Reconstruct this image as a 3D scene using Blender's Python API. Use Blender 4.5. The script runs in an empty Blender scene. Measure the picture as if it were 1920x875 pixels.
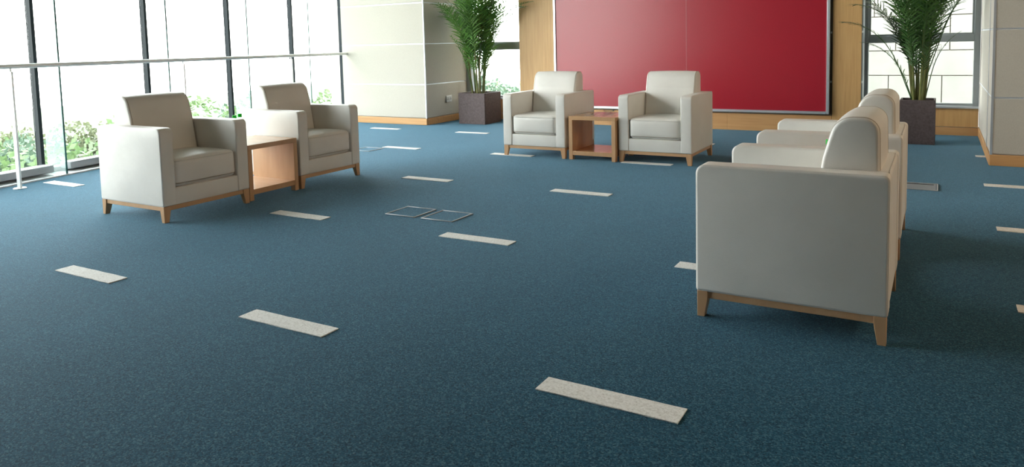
import bpy, bmesh, math, random
from mathutils import Vector, Matrix
random.seed(7)
scn = bpy.context.scene
col = scn.collection

# ------------------------------------------------------------------ camera, sky, exposure
F_PX, PITCH, ROLL, YAW, CAM_H = 1373.19, 0.08371, 0.0235, -0.5205, 1.182
PX, PY = 974.9, 196.6
def cam_axes():
    cy, sy = math.cos(YAW), math.sin(YAW)
    Rz = Matrix(((cy, -sy, 0), (sy, cy, 0), (0, 0, 1)))
    fwd = Vector((0, math.cos(PITCH), -math.sin(PITCH))); right = Vector((1, 0, 0)); up = right.cross(fwd)
    B = Matrix((right, up, fwd))
    cr, sr = math.cos(ROLL), math.sin(ROLL)
    Rr = Matrix(((cr, -sr, 0), (sr, cr, 0), (0, 0, 1)))
    return Rr @ B @ Rz
CR = cam_axes()
cd = bpy.data.cameras.new('camera'); cam = bpy.data.objects.new('camera', cd); col.objects.link(cam)
cam.matrix_world = Matrix.Translation((0, 0, CAM_H)) @ Matrix((CR[0], CR[1], -CR[2])).transposed().to_4x4()
cd.sensor_width = 36; cd.lens = F_PX / 1920 * 36
cd.shift_x = (960 - PX) / 1920; cd.shift_y = (PY - 437.5) / 1920
cd.clip_start = 0.05; cd.clip_end = 400
scn.camera = cam

w = bpy.data.worlds.new('sky'); scn.world = w; w.use_nodes = True
wn = w.node_tree.nodes; wl = w.node_tree.links
bg = wn['Background']; bg.inputs['Strength'].default_value = 3.4
tc = wn.new('ShaderNodeTexCoord'); sx = wn.new('ShaderNodeSeparateXYZ'); cr_ = wn.new('ShaderNodeValToRGB')
wl.new(tc.outputs['Generated'], sx.inputs[0]); wl.new(sx.outputs['Z'], cr_.inputs[0]); wl.new(cr_.outputs[0], bg.inputs['Color'])
cr_.color_ramp.elements[0].position = 0.0; cr_.color_ramp.elements[0].color = (1.0, 0.985, 0.97, 1)
cr_.color_ramp.elements[1].position = 0.8; cr_.color_ramp.elements[1].color = (0.93, 0.96, 1.0, 1)

scn.view_settings.view_transform = 'Standard'; scn.view_settings.look = 'None'
scn.view_settings.gamma = 1; scn.view_settings.use_curve_mapping = False
scn.view_settings.exposure = 1.82
scn.cycles.use_denoising = True
scn.cycles.max_bounces = 10; scn.cycles.diffuse_bounces = 5; scn.cycles.transparent_max_bounces = 16
scn.cycles.sample_clamp_indirect = 8

# warm ceiling lamp along the inner side wall of the hall, out of view to the right
def area_lamp(name, loc, size, power, colr):
    l = bpy.data.lights.new(name, 'AREA'); l.shape = 'RECTANGLE'; l.size, l.size_y = size; l.energy = power; l.color = colr
    o = bpy.data.objects.new(name, l); o.location = loc; col.objects.link(o); return o
area_lamp('ceiling_lamp', (5.4, 4.2, 4.5), (0.9, 3.6), 72, (1.0, 0.78, 0.54))

# ------------------------------------------------------------------ materials
def mat(name, base, rough=0.6, metal=0.0, spec=0.5, **kw):
    m = bpy.data.materials.new(name); m.use_nodes = True
    b = m.node_tree.nodes['Principled BSDF']
    b.inputs['Base Color'].default_value = (*base, 1); b.inputs['Roughness'].default_value = rough
    b.inputs['Metallic'].default_value = metal; b.inputs['Specular IOR Level'].default_value = spec
    for k, v in kw.items(): b.inputs[k].default_value = v
    return m
def nt(m): return m.node_tree.nodes, m.node_tree.links, m.node_tree.nodes['Principled BSDF']
def coords(N, L, scale=(1, 1, 1), kind='Object'):
    t = N.new('ShaderNodeTexCoord'); mp = N.new('ShaderNodeMapping'); mp.inputs['Scale'].default_value = scale
    L.new(t.outputs[kind], mp.inputs[0]); return mp.outputs[0]
def noise(N, L, vec, scale, detail=2, rough=0.5):
    n = N.new('ShaderNodeTexNoise'); n.inputs['Scale'].default_value = scale; n.inputs['Detail'].default_value = detail
    n.inputs['Roughness'].default_value = rough; L.new(vec, n.inputs['Vector']); return n
def ramp(N, L, src, stops):
    r = N.new('ShaderNodeValToRGB'); L.new(src, r.inputs[0]); e = r.color_ramp.elements
    while len(e) < len(stops): e.new(0.5)
    for i, (p, c) in enumerate(stops): e[i].position = p; e[i].color = (*c, 1)
    return r
def bump(N, L, b, src, strength, dist=0.002):
    bp = N.new('ShaderNodeBump'); bp.inputs['Strength'].default_value = strength; bp.inputs['Distance'].default_value = dist
    L.new(src, bp.inputs['Height']); L.new(bp.outputs[0], b.inputs['Normal'])

def make_carpet():
    m = mat('carpet_blue', (.04, .13, .2), 0.9, spec=0.12)
    N, L, b = nt(m); v = coords(N, L)
    n1 = noise(N, L, v, 170, 2, .7)
    vo = N.new('ShaderNodeTexVoronoi'); vo.inputs['Scale'].default_value = 210; L.new(v, vo.inputs['Vector'])
    sep = N.new('ShaderNodeSeparateColor'); L.new(vo.outputs['Color'], sep.inputs[0])
    mix = N.new('ShaderNodeMath'); mix.operation = 'ADD'; mix.use_clamp = True
    h = N.new('ShaderNodeMath'); h.operation = 'MULTIPLY'; h.inputs[1].default_value = .55; L.new(sep.outputs[0], h.inputs[0])
    h2 = N.new('ShaderNodeMath'); h2.operation = 'MULTIPLY'; h2.inputs[1].default_value = .45; L.new(n1.outputs[0], h2.inputs[0])
    L.new(h.outputs[0], mix.inputs[0]); L.new(h2.outputs[0], mix.inputs[1])
    r = ramp(N, L, mix.outputs[0], [(0.18, (.001, .014, .030)), (0.42, (.004, .046, .084)), (0.62, (.011, .076, .124)), (0.80, (.06, .15, .19)), (0.92, (.34, .33, .30))])
    big = noise(N, L, v, 1.3, 3); rb = ramp(N, L, big.outputs[0], [(0.3, (.86, .86, .86)), (0.7, (1.06, 1.06, 1.06))])
    mx = N.new('ShaderNodeMix'); mx.data_type = 'RGBA'; mx.blend_type = 'MULTIPLY'; mx.inputs[0].default_value = 1
    L.new(r.outputs[0], mx.inputs[6]); L.new(rb.outputs[0], mx.inputs[7]); L.new(mx.outputs[2], b.inputs['Base Color'])
    b.inputs['Sheen Weight'].default_value = .48; b.inputs['Sheen Roughness'].default_value = .3; b.inputs['Sheen Tint'].default_value = (.38, .66, .88, 1)
    bump(N, L, b, mix.outputs[0], .8, .004)
    return m
def make_strip():
    m = mat('carpet_cream', (.62, .59, .53), 0.9, spec=0.15)
    N, L, b = nt(m); v = coords(N, L); n = noise(N, L, v, 130, 2, .7)
    r = ramp(N, L, n.outputs[0], [(0.3, (.60, .585, .55)), (0.5, (.78, .775, .75)), (0.72, (.88, .88, .86))])
    L.new(r.outputs[0], b.inputs['Base Color']); bump(N, L, b, n.outputs[0], .8, .003); return m
def make_leather():
    m = mat('cream_leather', (.74, .715, .63), 0.42, spec=0.45)
    N, L, b = nt(m); v = coords(N, L)
    n = noise(N, L, v, 3.2, 4, .55); r = ramp(N, L, n.outputs[0], [(0.3, (.73, .70, .65)), (0.7, (.79, .76, .71))])
    L.new(r.outputs[0], b.inputs['Base Color'])
    vo = N.new('ShaderNodeTexVoronoi'); vo.inputs['Scale'].default_value = 260; L.new(v, vo.inputs['Vector'])
    n2 = noise(N, L, v, 7, 3, .5)
    a = N.new('ShaderNodeMath'); a.operation = 'MULTIPLY_ADD'; a.inputs[1].default_value = .08; L.new(vo.outputs[0], a.inputs[0]); L.new(n2.outputs[0], a.inputs[2])
    bump(N, L, b, a.outputs[0], .5, .008); return m
def make_wood(name, c0, c1, scale=(1, 1, 1), rough=.42, spec=.4, nscale=9):
    m = mat(name, c0, rough, spec=spec)
    N, L, b = nt(m); v = coords(N, L, scale); n = noise(N, L, v, nscale, 6, .6)
    r = ramp(N, L, n.outputs[0], [(0.3, c0), (0.7, c1)]); L.new(r.outputs[0], b.inputs['Base Color'])
    bump(N, L, b, n.outputs[0], .08, .001); return m
def make_fabric(name, c0, c1, rough=.85):
    m = mat(name, c0, rough, spec=.2)
    N, L, b = nt(m); v = coords(N, L)
    n1 = noise(N, L, coords(N, L, (1, 1, 6)), 60, 2); n2 = noise(N, L, coords(N, L, (6, 6, 1)), 60, 2)
    a = N.new('ShaderNodeMath'); a.operation = 'ADD'; L.new(n1.outputs[0], a.inputs[0]); L.new(n2.outputs[0], a.inputs[1])
    a2 = N.new('ShaderNodeMath'); a2.operation = 'MULTIPLY'; a2.inputs[1].default_value = .5; L.new(a.outputs[0], a2.inputs[0])
    r = ramp(N, L, a2.outputs[0], [(0.35, c0), (0.65, c1)]); L.new(r.outputs[0], b.inputs['Base Color'])
    bump(N, L, b, a2.outputs[0], .2, .001); return m
def make_glass(name='window_glass', tint=(.95, .98, .97), refl=1.0):
    m = bpy.data.materials.new(name); m.use_nodes = True; N = m.node_tree.nodes; L = m.node_tree.links
    for n in list(N): N.remove(n)
    out = N.new('ShaderNodeOutputMaterial'); mx = N.new('ShaderNodeMixShader'); tr = N.new('ShaderNodeBsdfTransparent'); gl = N.new('ShaderNodeBsdfGlossy')
    tr.inputs[0].default_value = (*tint, 1); gl.inputs['Roughness'].default_value = 0.02
    fr = N.new('ShaderNodeFresnel'); ge = N.new('ShaderNodeNewGeometry'); mi = N.new('ShaderNodeMapRange')
    mi.inputs['To Min'].default_value = 1.3; mi.inputs['To Max'].default_value = 1 / 1.3     # same reflectance on both faces of the pane
    L.new(ge.outputs['Backfacing'], mi.inputs['Value']); L.new(mi.outputs[0], fr.inputs[0])
    L.new(fr.outputs[0], mx.inputs[0]); L.new(tr.outputs[0], mx.inputs[1]); L.new(gl.outputs[0], mx.inputs[2]); L.new(mx.outputs[0], out.inputs[0])
    return m
def make_milky():
    m = bpy.data.materials.new('fin_glass'); m.use_nodes = True; N = m.node_tree.nodes; L = m.node_tree.links
    for n in list(N): N.remove(n)
    out = N.new('ShaderNodeOutputMaterial'); mx = N.new('ShaderNodeMixShader'); tr = N.new('ShaderNodeBsdfTransparent'); df = N.new('ShaderNodeBsdfTranslucent')
    tr.inputs[0].default_value = (.93, .99, .98, 1); df.inputs[0].default_value = (.9, 1, .98, 1); mx.inputs[0].default_value = .16
    L.new(tr.outputs[0], mx.inputs[1]); L.new(df.outputs[0], mx.inputs[2]); L.new(mx.outputs[0], out.inputs[0]); return m

CARPET = make_carpet(); STRIP = make_strip(); LEATHER = make_leather()
OAK = make_wood('oak_furniture', (.52, .30, .15), (.62, .38, .21), (1, 1, .12), .38)
OAKH = make_wood('oak_rail', (.52, .30, .15), (.62, .38, .21), (.15, 1, 1), .38)
OAKTOP = make_wood('oak_polished', (.52, .30, .15), (.62, .38, .21), (1, .12, 1), .16, .6)
VENEER = make_wood('wall_veneer', (.58, .32, .12), (.70, .42, .175), (6, 6, .25), .45, .4, 7)
VENEERD = make_wood('skirting_wood', (.54, .28, .11), (.64, .36, .155), (.25, 6, 6), .45, .4, 7)
FABRIC = make_fabric('panel_fabric', (.48, .445, .385), (.55, .515, .45))
PLASTER = mat('plaster', (.55, .53, .48), .9, spec=.2)
CEIL = mat('ceiling_white', (.36, .355, .34), .9, spec=.2)
DARKWALL = mat('dark_wall', (.26, .22, .17), .8, spec=.2)
RED = make_fabric('red_board', (.34, .005, .018), (.42, .010, .026), .30)
RED.node_tree.nodes['Principled BSDF'].inputs['Specular IOR Level'].default_value = .6
ALU = mat('aluminium', (.72, .74, .78), .35, .75)
ALUTRIM = mat('aluminium_strip', (.62, .65, .70), .4, .6)
STEEL = mat('brushed_steel', (.78, .78, .76), .4, .3)
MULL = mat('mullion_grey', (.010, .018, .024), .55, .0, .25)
WFRAME = mat('window_frame_grey', (.30, .325, .335), .45, .3)
SILLG = mat('sill_grey', (.36, .37, .38), .5, .2)
TRIMW = mat('edge_trim_white', (.72, .74, .76), .5)
BOXGREY = mat('box_frame_grey', (.42, .43, .46), .4, .5)
SEAM = mat('leather_seam', (.42, .36, .29), .6)
GLASS = make_glass(); FINGL = make_milky()
FINEDGE = mat('glass_edge_teal', (.03, .12, .11), .25, spec=.6)
PLANT_STONE = mat('planter_stone', (.10, .075, .075), .7, spec=.3)
N, L, b = nt(PLANT_STONE); n = noise(N, L, coords(N, L), 45, 4, .7); r = ramp(N, L, n.outputs[0], [(.3, (.085, .062, .062)), (.7, (.15, .112, .112))]); L.new(r.outputs[0], b.inputs['Base Color'])
SOIL = mat('soil', (.03, .02, .014), .95)
N, L, b = nt(SOIL); bump(N, L, b, noise(N, L, coords(N, L), 60, 4).outputs[0], 1, .02)
def make_leaf(name, c0, c1, trans=.25):
    m = mat(name, c0, .45, spec=.4); N, L, b = nt(m)
    n = noise(N, L, coords(N, L), 6, 2); r = ramp(N, L, n.outputs[0], [(.3, c0), (.7, c1)]); L.new(r.outputs[0], b.inputs['Base Color'])
    t = N.new('ShaderNodeBsdfTranslucent'); L.new(r.outputs[0], t.inputs[0]); mx = N.new('ShaderNodeMixShader'); mx.inputs[0].default_value = trans
    L.new(b.outputs[0], mx.inputs[1]); L.new(t.outputs[0], mx.inputs[2]); L.new(mx.outputs[0], N['Material Output'].inputs[0]); return m
LEAF1 = make_leaf('palm_leaf_green', (.055, .16, .022), (.13, .27, .05))
LEAF2 = make_leaf('palm_leaf_dark', (.03, .085, .016), (.07, .15, .035), .15)
CANE = make_leaf('palm_cane', (.10, .13, .03), (.24, .22, .07), .05)
TREE1 = make_leaf('tree_leaf', (.075, .13, .05), (.13, .20, .08), .35)
TREE2 = make_leaf('tree_leaf_olive', (.085, .10, .05), (.13, .145, .08), .35)
TREE3 = make_leaf('tree_leaf_blue', (.065, .11, .07), (.11, .165, .11), .35)
BARK = mat('bark', (.16, .11, .07), .9)
GRASS = mat('grass_ground', (.20, .30, .12), .95)
N, L, b = nt(GRASS); n = noise(N, L, coords(N, L), .35, 5); r = ramp(N, L, n.outputs[0], [(.35, (.03, .06, .02)), (.5, (.07, .09, .05)), (.65, (.14, .14, .13))]); L.new(r.outputs[0], b.inputs['Base Color'])
STONE = mat('pale_stone', (.78, .74, .66), .8)
N, L, b = nt(STONE); n = noise(N, L, coords(N, L), 3, 5); r = ramp(N, L, n.outputs[0], [(.3, (.33, .32, .29)), (.7, (.37, .36, .33))]); L.new(r.outputs[0], b.inputs['Base Color'])
MORTAR = mat('stone_joint', (.27, .235, .19), .9)
GREENCAP = make_leaf('green_plastic', (.01, .62, .05), (.01, .70, .06), .5)
WATER = make_glass('clear_plastic', (.93, .96, .97))
LABELM = mat('bottle_label', (.75, .80, .82), .5)
PLATE = mat('socket_plate', (.68, .68, .66), .4); BLACK = mat('black_plastic', (.01, .01, .012), .4)
CRYSTAL = mat('clear_crystal', (.95, .95, .95), .03); CRYSTAL.node_tree.nodes['Principled BSDF'].inputs['Transmission Weight'].default_value = 1.0

# ------------------------------------------------------------------ helpers
def link_mesh(name, bm, m, parent=None, smooth=True, loc=None, angle=40):
    me = bpy.data.meshes.new(name); bmesh.ops.recalc_face_normals(bm, faces=bm.faces); bm.to_mesh(me); bm.free()
    if smooth:
        for p in me.polygons: p.use_smooth = True
        try: me.set_sharp_from_angle(angle=math.radians(angle))
        except Exception: pass
    me.materials.append(m)
    o = bpy.data.objects.new(name, me); col.objects.link(o)
    if parent: o.parent = parent
    if loc is not None: o.location = loc
    return o
def empty(name, loc=(0, 0, 0), rz=0):
    o = bpy.data.objects.new(name, None); col.objects.link(o); o.location = loc; o.rotation_euler = (0, 0, rz); o.empty_display_size = .1; return o
def tag(o, label=None, cat=None, group=None, kind=None):
    if label: o['label'] = label
    if cat: o['category'] = cat
    if group: o['group'] = group
    if kind: o['kind'] = kind
    return o
def box_bm(x0, x1, y0, y1, z0, z1, bev=0, seg=2, bm=None):
    own = bm is None; bm2 = bmesh.new()
    v = [bm2.verts.new((x, y, z)) for x in (x0, x1) for y in (y0, y1) for z in (z0, z1)]
    for f in ((0, 1, 3, 2), (4, 6, 7, 5), (0, 4, 5, 1), (2, 3, 7, 6), (0, 2, 6, 4), (1, 5, 7, 3)): bm2.faces.new([v[i] for i in f])
    if bev: bmesh.ops.bevel(bm2, geom=bm2.edges[:], offset=bev, segments=seg, profile=.5, affect='EDGES')
    if own: return bm2
    me = bpy.data.meshes.new('t'); bm2.to_mesh(me); bm2.free(); bm.from_mesh(me); bpy.data.meshes.remove(me); return bm
def box(name, x0, x1, y0, y1, z0, z1, m, parent=None, bev=0, seg=2):
    return link_mesh(name, box_bm(x0, x1, y0, y1, z0, z1, bev, seg), m, parent, smooth=bev > 0)
def join_bm(bm, other):
    me = bpy.data.meshes.new('t'); other.to_mesh(me); other.free(); bm.from_mesh(me); bpy.data.meshes.remove(me)
def tube_bm(pts, rad, n=8, closed=False, bm=None):
    bm = bm or bmesh.new(); rings = []; P = [Vector(p) for p in pts]; k = len(P)
    up = None
    for i, p in enumerate(P):
        a = P[(i - 1) % k] if (closed or i > 0) else p; c = P[(i + 1) % k] if (closed or i < k - 1) else p
        d = (c - a).normalized()
        if up is None: up = Vector((0, 0, 1)) if abs(d.z) < .9 else Vector((1, 0, 0))
        s = d.cross(up).normalized(); u = s.cross(d).normalized(); up = u
        r = rad[i] if isinstance(rad, (list, tuple)) else rad
        rings.append([bm.verts.new(p + (s * math.cos(2 * math.pi * j / n) + u * math.sin(2 * math.pi * j / n)) * r) for j in range(n)])
    m_ = k if closed else k - 1
    for i in range(m_):
        A, B = rings[i], rings[(i + 1) % k]
        for j in range(n): bm.faces.new((A[j], A[(j + 1) % n], B[(j + 1) % n], B[j]))
    if not closed:
        bm.faces.new(rings[0][::-1]); bm.faces.new(rings[-1])
    return bm
def lathe_bm(prof, n=20, cx=0, cy=0):
    bm = bmesh.new(); rings = []
    for r, z in prof:
        rings.append([bm.verts.new((cx + r * math.cos(2 * math.pi * j / n), cy + r * math.sin(2 * math.pi * j / n), z)) for j in range(n)])
    for A, B in zip(rings, rings[1:]):
        for j in range(n): bm.faces.new((A[j], A[(j + 1) % n], B[(j + 1) % n], B[j]))
    bm.faces.new(rings[0][::-1]); bm.faces.new(rings[-1]); return bm
def rbox_bm(hx, hy, hz, r, puff=(0, 0, 0), n=8):
    """rounded, slightly stuffed block centred at the origin"""
    def axis(h):
        e = [-h + r * (1 - math.cos(a * math.pi / 8)) for a in range(0, 4)] + [-h + r]
        mid = [-(h - r) + 2 * (h - r) * i / n for i in range(1, n)]
        return e + mid + [-x for x in reversed(e)]
    ax = [axis(hx), axis(hy), axis(hz)]; H = (hx, hy, hz); bm = bmesh.new()
    for fa in range(3):
        u, v = (fa + 1) % 3, (fa + 2) % 3
        for sgn in (-1, 1):
            g = []
            for a in ax[u]:
                row = []
                for c in ax[v]:
                    p = [0, 0, 0]; p[fa] = sgn * H[fa]; p[u] = a; p[v] = c
                    inn = Vector([max(-(H[i] - r), min(H[i] - r, p[i])) for i in range(3)])
                    d = Vector(p) - inn
                    if d.length > 1e-9: d = d.normalized() * r
                    q = inn + d
                    for i in range(3):
                        j, k = (i + 1) % 3, (i + 2) % 3
                        wgt = max(0, 1 - (p[j] / H[j]) ** 2) * max(0, 1 - (p[k] / H[k]) ** 2)
                        q[i] += puff[i] * wgt * (p[i] / H[i])
                    row.append(bm.verts.new(q))
                g.append(row)
            for i in range(len(g) - 1):
                for j in range(len(g[0]) - 1): bm.faces.new((g[i][j], g[i + 1][j], g[i + 1][j + 1], g[i][j + 1]))
    bmesh.ops.remove_doubles(bm, verts=bm.verts, dist=1e-5)
    return bm
def round_poly(pts, radii, seg=6):
    """polygon (2-D) with rounded corners"""
    out = []; k = len(pts)
    for i in range(k):
        p = Vector(pts[i]); a = Vector(pts[i - 1]) - p; c = Vector(pts[(i + 1) % k]) - p; r = radii[i]
        if r <= 0: out.append(p); continue
        A, C = a.normalized(), c.normalized(); ang = A.angle(C); t = min(r / math.tan(ang / 2), a.length * .49, c.length * .49); rr = t * math.tan(ang / 2)
        cen = p + (A + C).normalized() * (rr / math.sin(ang / 2)); s = p + A * t - cen; e = p + C * t - cen
        tot = s.angle(e); sg = 1 if (s.x * e.y - s.y * e.x) > 0 else -1
        for q in range(seg + 1):
            th = sg * tot * q / seg; out.append(cen + Vector((s.x * math.cos(th) - s.y * math.sin(th), s.x * math.sin(th) + s.y * math.cos(th))))
    return out
def dense(poly, step=.04):
    out = []
    for i, p in enumerate(poly):
        q = poly[(i + 1) % len(poly)]; n = max(1, int((q - p).length / step))
        out += [p.lerp(q, j / n) for j in range(n)]
    return out
def inset(poly, d):
    k = len(poly); out = []; area = sum(poly[i].x * poly[(i + 1) % k].y - poly[(i + 1) % k].x * poly[i].y for i in range(k)); sg = 1 if area > 0 else -1
    for i in range(k):
        e1 = (poly[i] - poly[i - 1]); e2 = (poly[(i + 1) % k] - poly[i])
        n1 = Vector((-e1.y, e1.x)).normalized() * sg; n2 = Vector((-e2.y, e2.x)).normalized() * sg
        nn = (n1 + n2); nn = nn.normalized() if nn.length > 1e-6 else n1
        out.append(poly[i] + nn * d / max(.5, nn.dot(n1)))
    return out
def slab_bm(poly, x0, x1, r, bulge=0, nx=6):
    """profile in (y, z) swept along x with rounded rims and a soft bulge"""
    bm = bmesh.new(); rings = []; st = []
    for k in range(5): a = k * math.pi / 8; st.append((x0 + r * (1 - math.cos(math.pi / 2 - a) if False else 1 - math.sin(a)), r * (1 - math.cos(a))))
    st = [(x0 + r * (1 - math.sin(k * math.pi / 8)), r * (1 - math.cos(k * math.pi / 8))) for k in range(4, -1, -1)]
    mid = [(x0 + r + (x1 - x0 - 2 * r) * i / nx, 0) for i in range(1, nx)]
    end = [(x1 - (s - x0), i_) for s, i_ in reversed(st)]
    for x, ins in st + mid + end:
        u = (x - (x0 + x1) / 2) / ((x1 - x0) / 2); d = ins - bulge * (1 - u * u)
        q = inset(poly, d) if abs(d) > 1e-7 else poly
        rings.append([bm.verts.new((x, p.x, p.y)) for p in q])
    k = len(poly)
    for A, B in zip(rings, rings[1:]):
        for j in range(k): bm.faces.new((A[j], A[(j + 1) % k], B[(j + 1) % k], B[j]))
    bm.faces.new(rings[0]); bm.faces.new(rings[-1][::-1]); return bm
def copy_tree(o, parent=None):
    c = o.copy(); col.objects.link(c); c.parent = parent
    if 'label' in c and parent is None: del c['label']
    for ch in list(o.children): copy_tree(ch, c)
    return c

# ------------------------------------------------------------------ floor and carpet strips
YF, YB = -4.0, 9.92      # rear and far ends of the hall
bm = bmesh.new(); fx = lambda y: -7.68 - .2 * (y - 3.87)
cs = [(fx(YF), YF), (7.0, YF), (7.0, YB + .1), (fx(YB + .1), YB + .1)]
A = [bm.verts.new((x, y, 0)) for x, y in cs]; B = [bm.verts.new((x, y, -.3)) for x, y in cs]
bm.faces.new(A); bm.faces.new(B[::-1])
for i in range(4): bm.faces.new((A[i], B[i], B[(i + 1) % 4], A[(i + 1) % 4]))
floor = link_mesh('floor', bm, CARPET, smooth=False); tag(floor, kind='structure')
X0, Y0, P = -1.177, 2.113, 1.5
off = {(1, 4): (0, .05), (-2, 0): (-.01, .02), (0, 1): (0, .02), (1, 1): (-.01, .03), (1, 2): (0, .02)}
for j in range(-2, 5):
    for i in range(-5, 5):
        dx, dy = off.get((i, j), (0, 0)); x = X0 + i * P + dx; y = Y0 + j * P + dy
        if x < -7.40 - .2 * (y - 3.87) or y > 9.3 or x > 5.8 or (x > .35 and y > 7.1 and j == 4 and i > 1): continue
        if i == 1 and j == 4: xe = x + .10
        elif i > 1 and j == 4: continue
        else: xe = x + .5
        bm = bmesh.new(); nseg = 10; rows = []
        for k in range(nseg + 1):
            xx = x + (xe - x) * k / nseg; jit = .0018
            rows.append([bm.verts.new((xx, y + s + (random.uniform(-jit, jit) if 0 < k < nseg else 0), z)) for s, z in ((0, -.001), (0, .004), (.100, .004), (.100, -.001))])
        for A, B in zip(rows, rows[1:]):
            for q in range(3): bm.faces.new((A[q], B[q], B[q + 1], A[q + 1]))
        bm.faces.new(rows[0]); bm.faces.new(rows[-1][::-1])
        link_mesh('carpet_strip', bm, STRIP, floor, smooth=False)

# floor outlet boxes
def floor_box(label, x0, y0, s, lidmat, group=None, cover=None):
    t = empty('floor_outlet_box', (x0 + s / 2, y0 + s / 2, 0)); tag(t, label, 'floor outlet', group)
    h = s / 2; wd = .010
    bm = bmesh.new()
    for a in ((-h, h, -h, -h + wd), (-h, h, h - wd, h), (-h, -h + wd, -h + wd, h - wd), (h - wd, h, -h + wd, h - wd)): box_bm(*a, 0, .006, .0015, 1, bm)
    link_mesh('frame', bm, BOXGREY, t)
    box('lid', -h + wd + .004, h - wd - .004, -h + wd + .004, h - wd - .004, -.002, .003, lidmat, t)
    if cover: box('hinge_strip', -h + .02, h - .03, h - .055, h - .045, .003, .006, BLACK, t)
    return t
floor_box('carpeted floor outlet square in metal frame, left of the pair in mid-floor', -3.385, 3.945, .262, CARPET)
floor_box('carpeted floor outlet square in metal frame, right of the pair in mid-floor', -3.070, 3.945, .262, CARPET)
floor_box('metal framed floor outlet beside the far left armchair', -5.86, 6.29, .26, CARPET)
floor_box('steel lidded floor outlet behind the right-hand armchairs', -.27, 6.27,   .285, mat('lid_steel', (.22, .24, .28), .45, .3), cover=True)

# ------------------------------------------------------------------ curtain wall
ZC = 4.6
G0 = Vector((-7.70, 3.87, 0)); T = Vector((-.1961, .9806, 0)); NN = Vector((.9806, .1961, 0)); PITCHM = 1.3825
ang = math.atan2(T.y, T.x)            # local x runs along the glass; local -y is inward
wall_left = empty('wall_left', G0, ang); tag(wall_left, kind='structure')
KM = range(-3, 5)
S0, S1 = -3 * PITCHM, 4.40 * PITCHM
for k in KM:
    s = k * PITCHM
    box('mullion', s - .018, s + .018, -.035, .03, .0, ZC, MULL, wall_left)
for k in list(KM)[:-1]:
    box('pane', k * PITCHM + .018, (k + 1) * PITCHM - .018, .01, .022, .06, ZC - .05, GLASS, wall_left)
for k in list(KM)[:-1]:
    box('sill_box', k * PITCHM + .16, (k + 1) * PITCHM - .02, -.20, -.055, .035, .105, SILLG, wall_left, .006, 1)
for z in (0.0, 0):
    pass
box('bottom_rail', S0, 4 * PITCHM, -.055, .06, .0, .058, SILLG, wall_left)
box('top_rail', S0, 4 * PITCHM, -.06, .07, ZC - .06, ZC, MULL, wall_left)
box('floor_edge_trim', S0, 4 * PITCHM, -.315, -.05, -.001, .012, TRIMW, wall_left)
for k in list(KM)[:-1]:
    s = k * PITCHM
    f = box('glass_fin', s - .0075 + .03, s + .0075 + .03, -.296, -.062, .012, ZC, FINGL, wall_left)
    box('polished_edge', s - .0085 + .03, s + .0085 + .03, -.303, -.2965, .012, ZC, FINEDGE, f)
box('solid_wall', -8.3, S0, -.06, .10, 0, ZC, DARKWALL, wall_left)
# handrail
rail = empty('handrail', G0, ang); tag(rail, 'brushed steel handrail on slim posts along the tall windows', 'handrail')
RS = [-.61 - 2.02 * 2,  -.61 - 2.02, -.61, 1.41, 3.43]
ZR = 1.085
link_mesh('top_rail', tube_bm([(RS[0], -.505, ZR), (4.90, -.512, ZR)], .021, 14), STEEL, rail)
for s in RS:
    p = box('post', s - .009, s + .009, -.527, -.483, .006, ZR - .045, STEEL, rail, .003, 1)
    link_mesh('base_flange', lathe_bm([(.052, .0), (.052, .005), (.046, .008), (.014, .008)], 20, s, -.505), STEEL, p)
    link_mesh('saddle', lathe_bm([(.008, ZR - .045), (.008, ZR - .020)], 8, s, -.505), STEEL, p)
fl_ = lathe_bm([(.021, -.02), (.026, -.02), (.026, .0)], 16)
bmesh.ops.rotate(fl_, verts=fl_.verts, matrix=Matrix.Rotation(math.pi / 2, 3, 'Y'))
bmesh.ops.translate(fl_, verts=fl_.verts, vec=(4.905, -.512, ZR))
link_mesh('wall_flange', fl_, WFRAME, rail)

# ------------------------------------------------------------------ columns with fabric panels
def panelled_box(name, x0, x1, y0, y1, faces, z_top):
    root = box(name, x0 + .02, x1 - .02, y0 + .02, y1, 0, z_top, PLASTER); tag(root, kind='structure')
    edges = [.1] + [.605 + .605 * i for i in range(int(z_top / .605) + 1)]
    edges = [e for e in edges if e < z_top - .1] + [z_top]
    for f in faces:
        for a, c in zip(edges, edges[1:]):
            if f == 'front': bx = (x0 + .012, x1 - .012, y0, y0 + .02)
            elif f == 'right': bx = (x1 - .02, x1, y0 + .012, y1)
            else: bx = (x0, x0 + .02, y0 + .012, y1)
            box('fabric_panel', *bx, a + .007, c - .007, FABRIC, root, .003, 1)
            if a > .1:
                d = .014
                if f == 'front': bx = (x0 + .012, x1 - .012, y0 + .003, y0 + d)
                elif f == 'right': bx = (x1 - d, x1 - .003, y0 + .012, y1)
                else: bx = (x0 + .003, x0 + d, y0 + .012, y1)
                box('metal_strip', *bx, a - .0068, a + .0068, ALUTRIM, root)
        if f == 'front': bx = (x0 - .004, x1 + .004, y0 - .008, y0 + .02)
        elif f == 'right': bx = (x1 - .02, x1 + .008, y0 + .02, y1)
        else: bx = (x0 - .008, x0 + .02, y0 + .02, y1)
        box('skirting', *bx, 0, .098, VENEERD, root, .003, 1)
    return root
c1 = panelled_box('wall_corner', -8.25, -6.61, 8.73, YB, ['front', 'right'], ZC)
box('corner_profile', -6.622, -6.606, 8.727, 8.745, .098, ZC, ALUTRIM, c1)
c2 = panelled_box('wall_right', .412, 6.95, 7.68, YB, ['front', 'left'], ZC)
box('corner_profile', .409, .428, 7.676, 7.694, .098, ZC, ALUTRIM, c2)
box('corner_profile', .4085, .4115, 8.2, 8.235, .098, ZC, ALUTRIM, c2)
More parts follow.
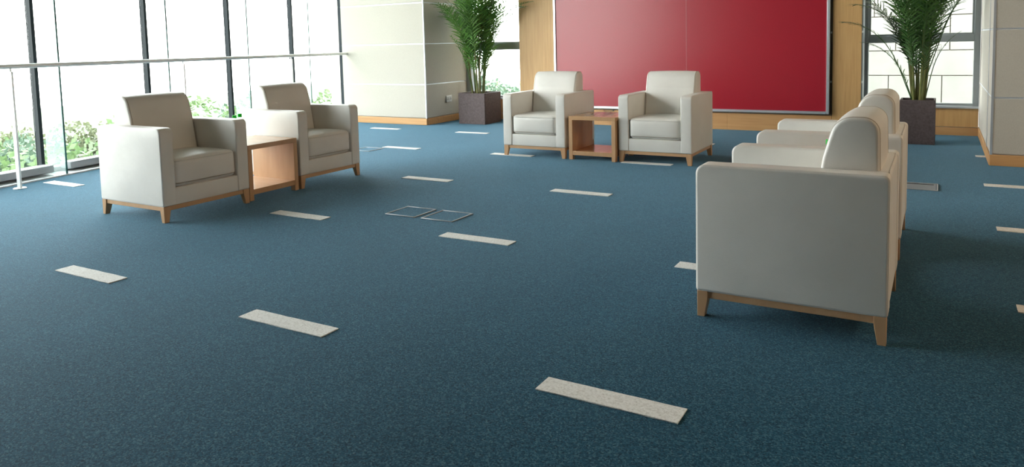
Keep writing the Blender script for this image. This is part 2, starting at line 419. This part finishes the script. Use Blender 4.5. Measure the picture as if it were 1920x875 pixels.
# socket plate on the left column
pl = empty('wall_socket', (-6.606, 9.305, .355)); tag(pl, 'small white double power socket low on the beige column', 'socket')
box('face_plate', 0, .008, -.075, .075, -.052, .052, PLATE, pl, .003, 1)
for dy in (-.036, .036):
    s_ = box('socket_insert', .0075, .011, dy - .03, dy + .03, -.04, .028, PLATE, pl, .002, 1)
    for a, c in ((-.012, -.008), (.012, -.008), (0, .014)): box('pin_slot', .0105, .0115, dy + a - .006, dy + a + .006, c - .007, c + .007, BLACK, s_)

# ------------------------------------------------------------------ far wall: window bays and the wood-clad wall
def far_window(name, x0, x1, z0, zm0, zm1, ztop, extra):
    t = empty(name, (x0, 9.85, 0)); tag(t, kind='structure'); w_ = x1 - x0; fr = .05
    box('jamb', 0, fr + extra, -.03, .06, z0, ztop, WFRAME, t, .003, 1); box('jamb', w_ - fr - .012, w_, -.03, .06, z0, ztop, WFRAME, t, .003, 1)
    box('transom', fr + extra, w_ - fr - .012, -.03, .06, zm0, zm1, WFRAME, t, .003, 1)
    box('bottom_rail', fr + extra, w_ - fr - .012, -.025, .05, z0, z0 + .028, WFRAME, t)
    box('head_rail', fr + extra, w_ - fr - .012, -.03, .06, ztop - .05, ztop, WFRAME, t)
    for a, b2 in ((z0 + .028, zm0), (zm1, ztop - .05)): box('pane', fr + extra, w_ - fr - .012, .012, .022, a, b2, GLASS, t)
    # slim opening sash in the upper light
    bm = bmesh.new(); xa, xb = fr + extra, w_ - fr - .012; za, zb = zm1, ztop - .05; q = .022
    for a in ((xa, xb, za, za + q), (xa, xb, zb - q, zb), (xa, xa + q, za + q, zb - q), (xb - q, xb, za + q, zb - q)): box_bm(a[0], a[1], -.015, .011, a[2], a[3], 0, 1, bm)
    link_mesh('sash', bm, WFRAME, t, smooth=False)
    box('sill_board', -.0, w_, -.06, .05, z0 - .028, z0, ALUTRIM, t, .003, 1)
    return t
ZT = 3.0
far_window('window_1', -6.61, -5.44, .345, 1.09, 1.19, ZT, .05)
far_window('window_2', -.81, .405, .345, 1.085, 1.165, ZT, .015)
def bay_base(name, x0, x1):
    t = box(name, x0, x1, 9.865, 9.93, 0, .315, PLASTER); tag(t, kind='structure')
    box('apron_panel', x0, x1, 9.845, 9.865, .10, .316, VENEER, t); box('skirting', x0, x1, 9.838, 9.865, 0, .092, VENEERD, t)
    u = box('header', x0, x1, 9.865, 9.93, ZT, ZC, PLASTER, t)
bay_base('wall_back', -6.61, -5.44); bay_base('wall_back.001', -.81, .405)
# behind the left column, closing the end of the hall
e = box('wall_back.002', -9.6, -8.25, 9.86, 9.95, 0, ZC, PLASTER); tag(e, kind='structure')
# wood wall
wf = 9.57
ww = box('wall_wood', -5.46, -.80, wf + .045, 9.84, 0, ZC, DARKWALL); tag(ww, kind='structure')
BX0, BX1, BZ0, BZ1 = -4.87, -1.145, .238, 2.65
vps = [(-5.46, -4.895), (-1.118, -.80)]
for a, b2 in vps: box('veneer_panel', a, b2, wf, wf + .045, .0, ZC, VENEER, ww, .002, 1)
nb = 3; xs = [-4.893 + (-1.120 + 4.893) * i / nb for i in range(nb + 1)]
for a, b2 in zip(xs, xs[1:]):
    box('veneer_panel', a + .0004, b2 - .0004, wf, wf + .045, 0, BZ0 - .022, VENEERD, ww, .0015, 1)
    box('veneer_panel', a + .001, b2 - .001, wf, wf + .045, BZ1 + .022, ZC, VENEER, ww, .002, 1)
box('side_return', -5.475, -5.46, wf + .005, 9.80, 0, ZC, VENEER, ww); box('side_return', -.80, -.785, wf + .005, 9.80, 0, ZC, WFRAME, ww)
# red board
bd = empty('notice_board', (0, wf - .035, 0)); tag(bd, 'large red board with bright aluminium frame on the wood wall', 'board')
fw = .034
for i, (a, b2) in enumerate(((BX0 + fw, -2.9085), (-2.9065, BX1 - fw))): box('red_panel', a, b2, .0, .03, BZ0 + fw, BZ1 - fw, RED, bd)
box('joint_strip', -2.9135, -2.9015, -.002, .004, BZ0 + fw, BZ1 - fw, mat('joint_tape', (.45, .09, .10), .4), bd)
for nm, a in (('frame_side', (BX0, BX0 + fw, BZ0, BZ1)), ('frame_side', (BX1 - fw, BX1, BZ0, BZ1)), ('frame_rail', (BX0 + fw, BX1 - fw, BZ0, BZ0 + fw)), ('frame_rail', (BX0 + fw, BX1 - fw, BZ1 - fw, BZ1))):
    box(nm, a[0], a[1], -.016, .034, a[2], a[3], ALU, bd, .003, 1)
box('inner_bead', BX1 - fw - .012, BX1 - fw, -.006, .004, BZ0 + fw, BZ1 - fw, mat('red_bead', (.45, .08, .10), .4), bd)
for x in (BX1 + .012, -.79):
    for z in (.63, 1.225, 1.82): box('clip', x - .006, x + .008, wf - .022 - (wf - .035), wf + .002 - (wf - .035), z - .012, z + .012, STEEL, bd)

# rest of the shell
e = box('ceiling', -9.7, 7.0, YF, YB + .1, ZC, ZC + .2, CEIL); tag(e, kind='structure')
e = box('wall_far_right', 6.95, 7.05, YF, 7.68, 0, ZC, make_wood('side_wall_wood', (.38, .26, .15), (.46, .32, .20), (6, 6, .3))); tag(e, kind='structure')
e = box('wall_rear', -6.1, 7.0, YF - .1, YF, 0, ZC, DARKWALL); tag(e, kind='structure')

# ------------------------------------------------------------------ armchair
def make_armchair():
    """front faces -y; width 0.73, depth 0.735, back top 0.86"""
    t = empty('armchair')
    W, D = .365, .3675; zb, za = .112, .655; aw = .105
    # wood base frame
    for x0, x1, y0, y1 in ((-W + .01, W - .01, -D + .012, -D + .034), (-W + .01, W - .01, D - .034, D - .012)):
        box('base_rail', x0, x1, y0, y1, .080, .1115, OAKH, t, .002, 1)
    for sx in (-1, 1):
        xa, xb = sorted((sx * (W - .034), sx * (W - .012)))
        box('base_rail', xa, xb, -D + .034, D - .034, .080, .1115, OAKH, t, .002, 1)
    for sx in (-1, 1):
        for sy in (-1, 1):
            bm = bmesh.new(); lv = []
            for z, wd in ((0, .036), (.080, .052), (.112, .053)):
                xo, yo = sx * (W - .004), sy * (D - .004); xi, yi = sx * (W - .004 - wd), sy * (D - .004 - wd * .85)
                lv.append([bm.verts.new((x, y, z)) for x, y in ((xo, yo), (xi, yo), (xi, yi), (xo, yi))])
            for A, B in zip(lv, lv[1:]):
                for j in range(4): bm.faces.new((A[j], A[(j + 1) % 4], B[(j + 1) % 4], B[j]))
            bm.faces.new(lv[0]); bm.faces.new(lv[-1])
            bmesh.ops.bevel(bm, geom=bm.edges[:], offset=.0015, segments=1, affect='EDGES')
            link_mesh('leg', bm, OAK, t)
    # arms: profile in (y, z)
    arm = dense(round_poly([(-D, zb), (D, zb), (D, za), (-D, za)], [.012, .012, .022, .038]), .05)
    for sx in (-1, 1):
        xa, xb = sorted((sx * W, sx * (W - aw)))
        a = link_mesh('arm', slab_bm(arm, xa, xb, .010, .0012, 4), LEATHER, t)
        for x in (xa + .007, xb - .007):
            pp = inset(arm, .0015); tb = tube_bm([(x, p.x, p.y) for p in pp], .0028, 5, True)
            link_mesh('piping', tb, LEATHER, a)
    # front rail panel, back shell
    link_mesh('front_panel', slab_bm(dense(round_poly([(-D + .006, zb), (-D + .10, zb), (-D + .10, .232), (-D + .006, .232)], [.006] * 4, 3), .05), -W + aw - .004, W - aw + .004, .003, 0, 4), LEATHER, t)
    shell = dense(round_poly([(D - .085, zb), (D - .002, zb), (D - .002, za), (D - .085, za)], [.01, .012, .022, .012], 5), .06)
    s = link_mesh('back_shell', slab_bm(shell, -W + aw - .006, W - aw + .006, .004, .0, 6), LEATHER, t)
    link_mesh('piping', tube_bm([(-W + aw, D - .008, za - .003), (W - aw, D - .008, za - .003)], .0028, 5), LEATHER, s)
    box('seat_deck', -W + aw, W - aw, -D + .09, D - .08, .14, .232, LEATHER, t)
    # seat cushion
    hx, hy, hz = W - aw - .004, .245, .100
    bm = rbox_bm(hx, hy, hz, .040, (0, .012, .020)); bmesh.ops.translate(bm, verts=bm.verts, vec=(0, -D + .248, .334))
    sc = link_mesh('seat_cushion', bm, LEATHER, t)
    yy = -D + .246 - hy
    for z in (.338 + hz - .022, .338 - hz + .022):
        pp = [(x, yy - .010 * (1 - (x / hx) ** 2) * max(0, 1 - ((z - .338) / hz) ** 2) + .002 + .028 * max(0, abs(x / hx) - .94) / .06, z) for x in [hx * (-1 + i / 12) * .995 for i in range(25)]]
        link_mesh('seam', tube_bm(pp, .0028, 5), SEAM if z < .33 else LEATHER, sc)
    # back cushion, leaning profile with a rounded crown
    prof = [(.040, .235), (.305, .235), (.327, .60), (.322, .862), (.165, .862), (.118, .70)]
    prof = dense(round_poly(prof, [.02, .02, .1, .060, .085, .12], 8), .04)
    bxw = W - aw - .003
    bc = link_mesh('back_cushion', slab_bm(prof, -bxw, bxw, .016, .006, 8), LEATHER, t)
    for sx in (-1, 1):
        pp = inset(prof, .0012); link_mesh('piping', tube_bm([(sx * (bxw - .013), p.x, p.y) for p in pp], .0032, 5, True), SEAM, bc)
    return t
chair0 = make_armchair()
tagging = [
    # x, y, rz, label
    (-.516, 3.385, -math.pi / 2, 'cream leather armchair nearest the camera, seen from its side at right'),
    (-.522, 4.605, -math.pi / 2, 'cream leather armchair behind the nearest one, at right before the dark planter'),
    (-4.985, 3.452, math.pi / 2, 'cream leather armchair at far left by the windows and handrail post'),
    (-5.015, 4.735, math.pi / 2, 'cream leather armchair right of the left side table, by the windows'),
    (-3.643, 6.99, 0, 'cream leather armchair facing us, left of the back side table, beside the planter'),
    (-2.352, 7.035, 0, 'cream leather armchair facing us, in front of the red board, right of the side table')]
for k, (x, y, rz, lab) in enumerate(tagging):
    o = chair0 if k == 0 else copy_tree(chair0)
    o.location = (x, y, 0); o.rotation_euler = (0, 0, rz); tag(o, lab, 'armchair', 'cream armchairs in three pairs')

# ------------------------------------------------------------------ side tables
def make_table(W=.252, D=.25):
    t = empty('side_table'); H = .440; w_ = .040
    box('table_top', -W, W, -D, D, H - .038, H, OAKTOP, t, .002, 1)
    for sx in (-1, 1):
        xa, xb = sorted((sx * W, sx * (W - w_)))
        box('side_panel', xa, xb, -D, D, .046, H - .038, OAK, t, .0015, 1)
        for sy in (-1, 1):
            ya, yb = sorted((sy * D, sy * (D - .05)))
            box('leg', xa, xb, ya, yb, 0, .046, OAK, t, .0015, 1)
    box('bottom_shelf', -W + w_, W - w_, -D + .001, D - .001, .046, .088, OAKTOP, t, .0015, 1)
    return t
tab0 = make_table()
for k, (x, y, rz, lab) in enumerate([
    (-2.985, 6.875, 0, 'open oak cube side table between the two back armchairs'),
    (-4.905, 4.098, math.pi / 2, 'open oak cube side table between the two left armchairs'),
    (-.53, 3.995, -math.pi / 2, 'side table hidden between the two right-hand armchairs')]):
    o = tab0 if k == 0 else copy_tree(tab0)
    o.location = (x, y, 0); o.rotation_euler = (0, 0, rz); tag(o, lab, 'side table', 'open oak side tables')
    if k == 2: o.scale = (.88, 1, 1)

# bottles with green caps, glass dish
def make_bottle():
    t = empty('water_bottle')
    link_mesh('bottle_body', lathe_bm([(.024, 0), (.029, .004), (.0295, .03), (.027, .036), (.0295, .045), (.0295, .125), (.027, .15), (.013, .186), (.0125, .196)], 20), WATER, t)
    link_mesh('wrap_label', lathe_bm([(.0300, .060), (.0302, .062), (.0302, .118), (.0300, .120)], 20), LABELM, t)
    link_mesh('bottle_cap', lathe_bm([(.0150, .193), (.0158, .196), (.0158, .214), (.0142, .218)], 18), GREENCAP, t)
    return t
b0 = make_bottle()
for k, (x, y, z, lab, s) in enumerate([
    (-4.850, 3.897, .440, 'green-capped water bottle on the left side table, the left one', 1.04),
    (-4.870, 3.965, .440, 'green-capped water bottle on the left side table, the right one', 1.065),
    (-.470, 3.925, .440, 'green-capped water bottle between the two right-hand armchairs', 1.04)]):
    o = b0 if k == 0 else copy_tree(b0)
    o.location = (x, y, z); o.scale = (1, 1, s); tag(o, lab, 'bottle', 'green-capped water bottles')
dish = empty('glass_dish', (-2.965, 7.03, .440)); tag(dish, 'small clear glass dish on the back side table', 'dish')
bm = bmesh.new(); lv = []
for r_, z in ((.040, 0), (.052, .038), (.044, .038), (.034, .012)):
    lv.append([bm.verts.new((r_ * sx, r_ * sy, z)) for sx, sy in ((-1, -1), (1, -1), (1, 1), (-1, 1))])
for A, B in zip(lv, lv[1:]):
    for j in range(4): bm.faces.new((A[j], A[(j + 1) % 4], B[(j + 1) % 4], B[j]))
bm.faces.new(lv[0]); bm.faces.new(lv[-1]); bmesh.ops.bevel(bm, geom=bm.edges[:], offset=.003, segments=1, affect='EDGES')
link_mesh('bowl', bm, WATER, dish)

# ------------------------------------------------------------------ potted palms
def frond_bm(rnd, lim, base, az, lean, stem_len, length, droop, lf=.29, pairs=21):
    """one arching frond: petiole, rachis and two ranks of narrow leaflets"""
    bm = bmesh.new(); out = Vector((math.cos(az), math.sin(az), 0)); side = Vector((-math.sin(az), math.cos(az), 0))
    pts = []; p = Vector(base); th = lean; n = 16; tot = stem_len + length
    for i in range(n + 1):
        p = lim(p); pts.append(p.copy()); f = i / n
        th_i = lean + droop * max(0, (f * tot - stem_len * .6) / (tot - stem_len * .6)) ** 1.6
        p = p + (Vector((0, 0, 1)) * math.cos(th_i) + out * math.sin(th_i)) * tot / n
    tube_bm(pts, [.0055 * (1 - .8 * i / n) + .0008 for i in range(n + 1)], 5, bm=bm)
    def at(s):
        x = max(0, min(n - 1e-4, s / tot * n)); i = int(x); return pts[i].lerp(pts[i + 1], x - i), (pts[i + 1] - pts[i]).normalized()
    for k in range(pairs):
        f = (k + .5) / pairs; s = stem_len + length * f; c, d = at(s); up = d.cross(side).normalized()
        if up.z < 0: up = -up
        L_ = lf * (math.sin(math.pi * (.16 + .80 * f)) ** .7) * rnd.uniform(.85, 1.1)
        for sg in (-1, 1):
            a = math.radians(rnd.uniform(34, 52)); dv = (d * math.cos(a) + side * sg * math.sin(a) + up * rnd.uniform(.05, .3)).normalized()
            wd = up.cross(dv).normalized(); q = c.copy(); prev = None
            for m_, (t_, ww_) in enumerate(((0, .35), (.3, 1), (.7, .75), (1, .05))):
                q = c + dv * L_ * t_ + Vector((0, 0, -1)) * L_ * .28 * t_ * t_; q = lim(q); hw = .0078 * ww_
                cur = (bm.verts.new(q - wd * hw), bm.verts.new(q + wd * hw))
                if prev: bm.faces.new((prev[0], prev[1], cur[1], cur[0]))
                prev = cur
    return bm
def palm(label, px_, py_, potw, poth, seed, leafm, dens, extra, lim):
    rnd = random.Random(seed)
    pot = empty('planter', (px_, py_, 0)); h = potw / 2; tt = .02
    tag(pot, label[0], 'planter')
    for nm, a in (('pot_side', (-h, h, -h, -h + tt)), ('pot_side', (-h, h, h - tt, h)), ('pot_side', (-h, -h + tt, -h + tt, h - tt)), ('pot_side', (h - tt, h, -h + tt, h - tt))):
        box(nm, a[0], a[1], a[2], a[3], 0.0, poth, PLANT_STONE, pot, .003, 1)
    box('soil', -h + tt, h - tt, -h + tt, h - tt, 0, poth - .045, SOIL, pot)
    t = empty('potted_palm', (px_, py_, poth - .043)); tag(t, label[1], 'palm')
    for k in range(dens):
        az = 2 * math.pi * k / dens + rnd.uniform(-.3, .3); rr = rnd.uniform(.02, h - .07); bx, by = rr * math.cos(az) * .9, rr * math.sin(az) * .9
        ch = rnd.uniform(.30, .85); ln = rnd.uniform(.02, .13)
        tip = Vector((bx + math.cos(az) * ch * ln, by + math.sin(az) * ch * ln, ch))
        link_mesh('cane', tube_bm([(bx, by, -.005), ((bx + tip.x) / 2, (by + tip.y) / 2, ch * .5), tip], [.014, .012, .009], 7), CANE, t)
        for j in range(3):
            a2 = az + rnd.uniform(-.9, .9) + (j - 1) * .8
            link_mesh('frond', frond_bm(rnd, lim, tip - Vector((0, 0, .02)), a2, rnd.uniform(.04, .42), rnd.uniform(.06, .30), rnd.uniform(.75, 1.2), rnd.uniform(.4, 1.3)), leafm[rnd.random() < .35], t)
        if k % 2 == 0:   # short young fronds low down
            link_mesh('frond', frond_bm(rnd, lim, (bx, by, 0), az + rnd.uniform(-.5, .5), rnd.uniform(.05, .22), rnd.uniform(.25, .5), rnd.uniform(.4, .6), rnd.uniform(.6, 1.2), .16, 16), leafm[0], t)
    for az, lean, sl, ln, dr, z in extra:
        link_mesh('frond', frond_bm(rnd, lim, (.05 * math.cos(az), .05 * math.sin(az), z), az, lean, sl, ln, dr, .20, 24), leafm[0], t)
palm(('square brown stone planter beside the beige column', 'tall bright green areca palm growing beside the beige column'), -6.03, 9.30, .465, .462, 3, (LEAF1, LEAF2), 15,
     [(-.2, .25, .5, 1.0, 1.0, .35), (.1, .45, .4, .9, 1.2, .5), (-.35, .35, .7, .95, 1.3, .6), (0, .15, .5, 1.1, .9, .4), (-.6, .22, .6, 1, .8, .5), (-1.2, .3, .5, .9, .9, .4)],
     lambda p: Vector((max(p.x, -.54), min(p.y, .22 if p.x > .40 else .46), p.z)))
palm(('dark square stone planter behind the right-hand armchairs', 'dark areca palm before the right window, arching leaves'), -.19, 9.06, .34, .478, 11, (LEAF2, LEAF1), 12,
     [(3.3, .35, .5, .75, 1.3, .0), (-.2, .3, .8, .9, 1.5, .2), (.3, .35, .7, .9, 1.2, .3), (-2.9, .3, .2, .7, 1.2, .0)],
     lambda p: Vector((min(p.x, .56), min(p.y, .42 if p.x < -.5 else .68), p.z)))

# ------------------------------------------------------------------ outside
gr = box('ground', -120, 60, -60, 140, -7.2, -7.0, GRASS); tag(gr, kind='structure')
def crown_mesh(seed, nleaf, rx, rz, m):
    rnd = random.Random(seed); vs = []; fs = []
    clumps = [Vector((rnd.gauss(0, .42), rnd.gauss(0, .42), rnd.uniform(-.75, .85))) for _ in range(26)]
    for i in range(nleaf):
        c = clumps[rnd.randrange(26)]; d = Vector((rnd.gauss(0, 1), rnd.gauss(0, 1), rnd.gauss(0, 1))).normalized() * rnd.uniform(.6, 1) * .40
        p = c + d; p = Vector((p.x * rx, p.y * rx, p.z * rz)); n_ = (d + Vector((rnd.gauss(0, .5), rnd.gauss(0, .5), rnd.gauss(0, .5)))).normalized()
        u = n_.orthogonal().normalized(); v_ = n_.cross(u); s = rnd.uniform(.07, .14); b_ = len(vs)
        vs += [p - u * s, p + v_ * s * .6, p + u * s, p - v_ * s * .6]; fs.append((b_, b_ + 1, b_ + 2, b_ + 3))
    me = bpy.data.meshes.new('crown'); me.from_pydata([tuple(v_) for v_ in vs], [], fs); me.materials.append(m); return me
crowns = [crown_mesh(1, 6500, 2.3, 2.3, TREE1), crown_mesh(2, 6500, 2.5, 2.0, TREE2), crown_mesh(3, 5500, 1.9, 2.6, TREE3)]
def trunk_mesh():
    bm = tube_bm([(0, 0, -4.5), (.08, .02, -3), (-.03, .05, -1.2), (0, 0, .6)], [.2, .16, .12, .05], 8)
    for k in range(5):
        a = k * 1.3; tube_bm([(0, 0, -1.6 + .4 * k), (.6 * math.cos(a), .6 * math.sin(a), -.8 + .4 * k), (1.3 * math.cos(a), 1.3 * math.sin(a), -.2 + .4 * k)], [.07, .05, .02], 5, bm=bm)
    me = bpy.data.meshes.new('trunk'); bm.to_mesh(me); bm.free(); me.materials.append(BARK); return me
TR = trunk_mesh(); rnd = random.Random(5)
kinds = ['leafy mid-green tree in the row outside the tall windows', 'pale olive tree outside beyond the windows', 'bluish-green tree outside, beyond the windows']
spots = []
for r in (.36, .43, .47, .52, .57, .62, .70, .78, .86, .95, 1.05, 1.25, 1.5, 1.62, 1.78):
    for d in (19, 27, 37):
        x = -d * rnd.uniform(.9, 1.15) / math.sqrt(1 + r * r); q = (x, -x * r * rnd.uniform(.97, 1.03), d)
        if all(math.hypot(q[0] - p_[0], q[1] - p_[1]) > 4.3 for p_ in spots): spots.append(q)
for k, (x, y, d) in enumerate(spots):
    ty = rnd.randrange(3); t = empty('tree', (x, y, 0), rnd.uniform(0, 6.28)); top = ({19: -1.25, 27: -1.35, 37: -1.6}[d] if -y / x < 1.4 else -.7) + rnd.uniform(-.5, .35)
    s = rnd.uniform(.85, 1.15) * (1 + .01 * (d - 19)); zc = top - 2.5 * s; t.location.z = zc; t.scale = (s, s, (zc + 7.0) / 4.5 if False else s)
    c = bpy.data.objects.new('crown', crowns[ty]); col.objects.link(c); c.parent = t
    tr = bpy.data.objects.new('trunk', TR); col.objects.link(tr); tr.parent = t; tr.scale = (1, 1, max(1, (zc + 7.0) / 4.5 / s))
    tag(t, kinds[ty], 'tree', ['mid-green trees outside', 'olive trees outside', 'bluish trees outside'][ty])
# stone-clad neighbour seen through the right window
bl = box('building', -4.2, 12.0, 15.04, 15.5, -7.0, 14.0, MORTAR); tag(bl, 'pale stone block building wall outside the right window', 'building')
rb = random.Random(2); z = -1.7
rowh = [.45, .62]; k = 0
while z < 4.2:
    hh = rowh[k % 2]; x = -4.2 + (k % 3) * -.37
    while x < 6.2:
        wd = (1.05, .85)[k % 2]
        box('stone_block', max(x, -4.2) + .008, x + wd - .008, 15.0, 15.05, z + .008, z + hh - .008, STONE, bl)
        x += wd
    z += hh; k += 1
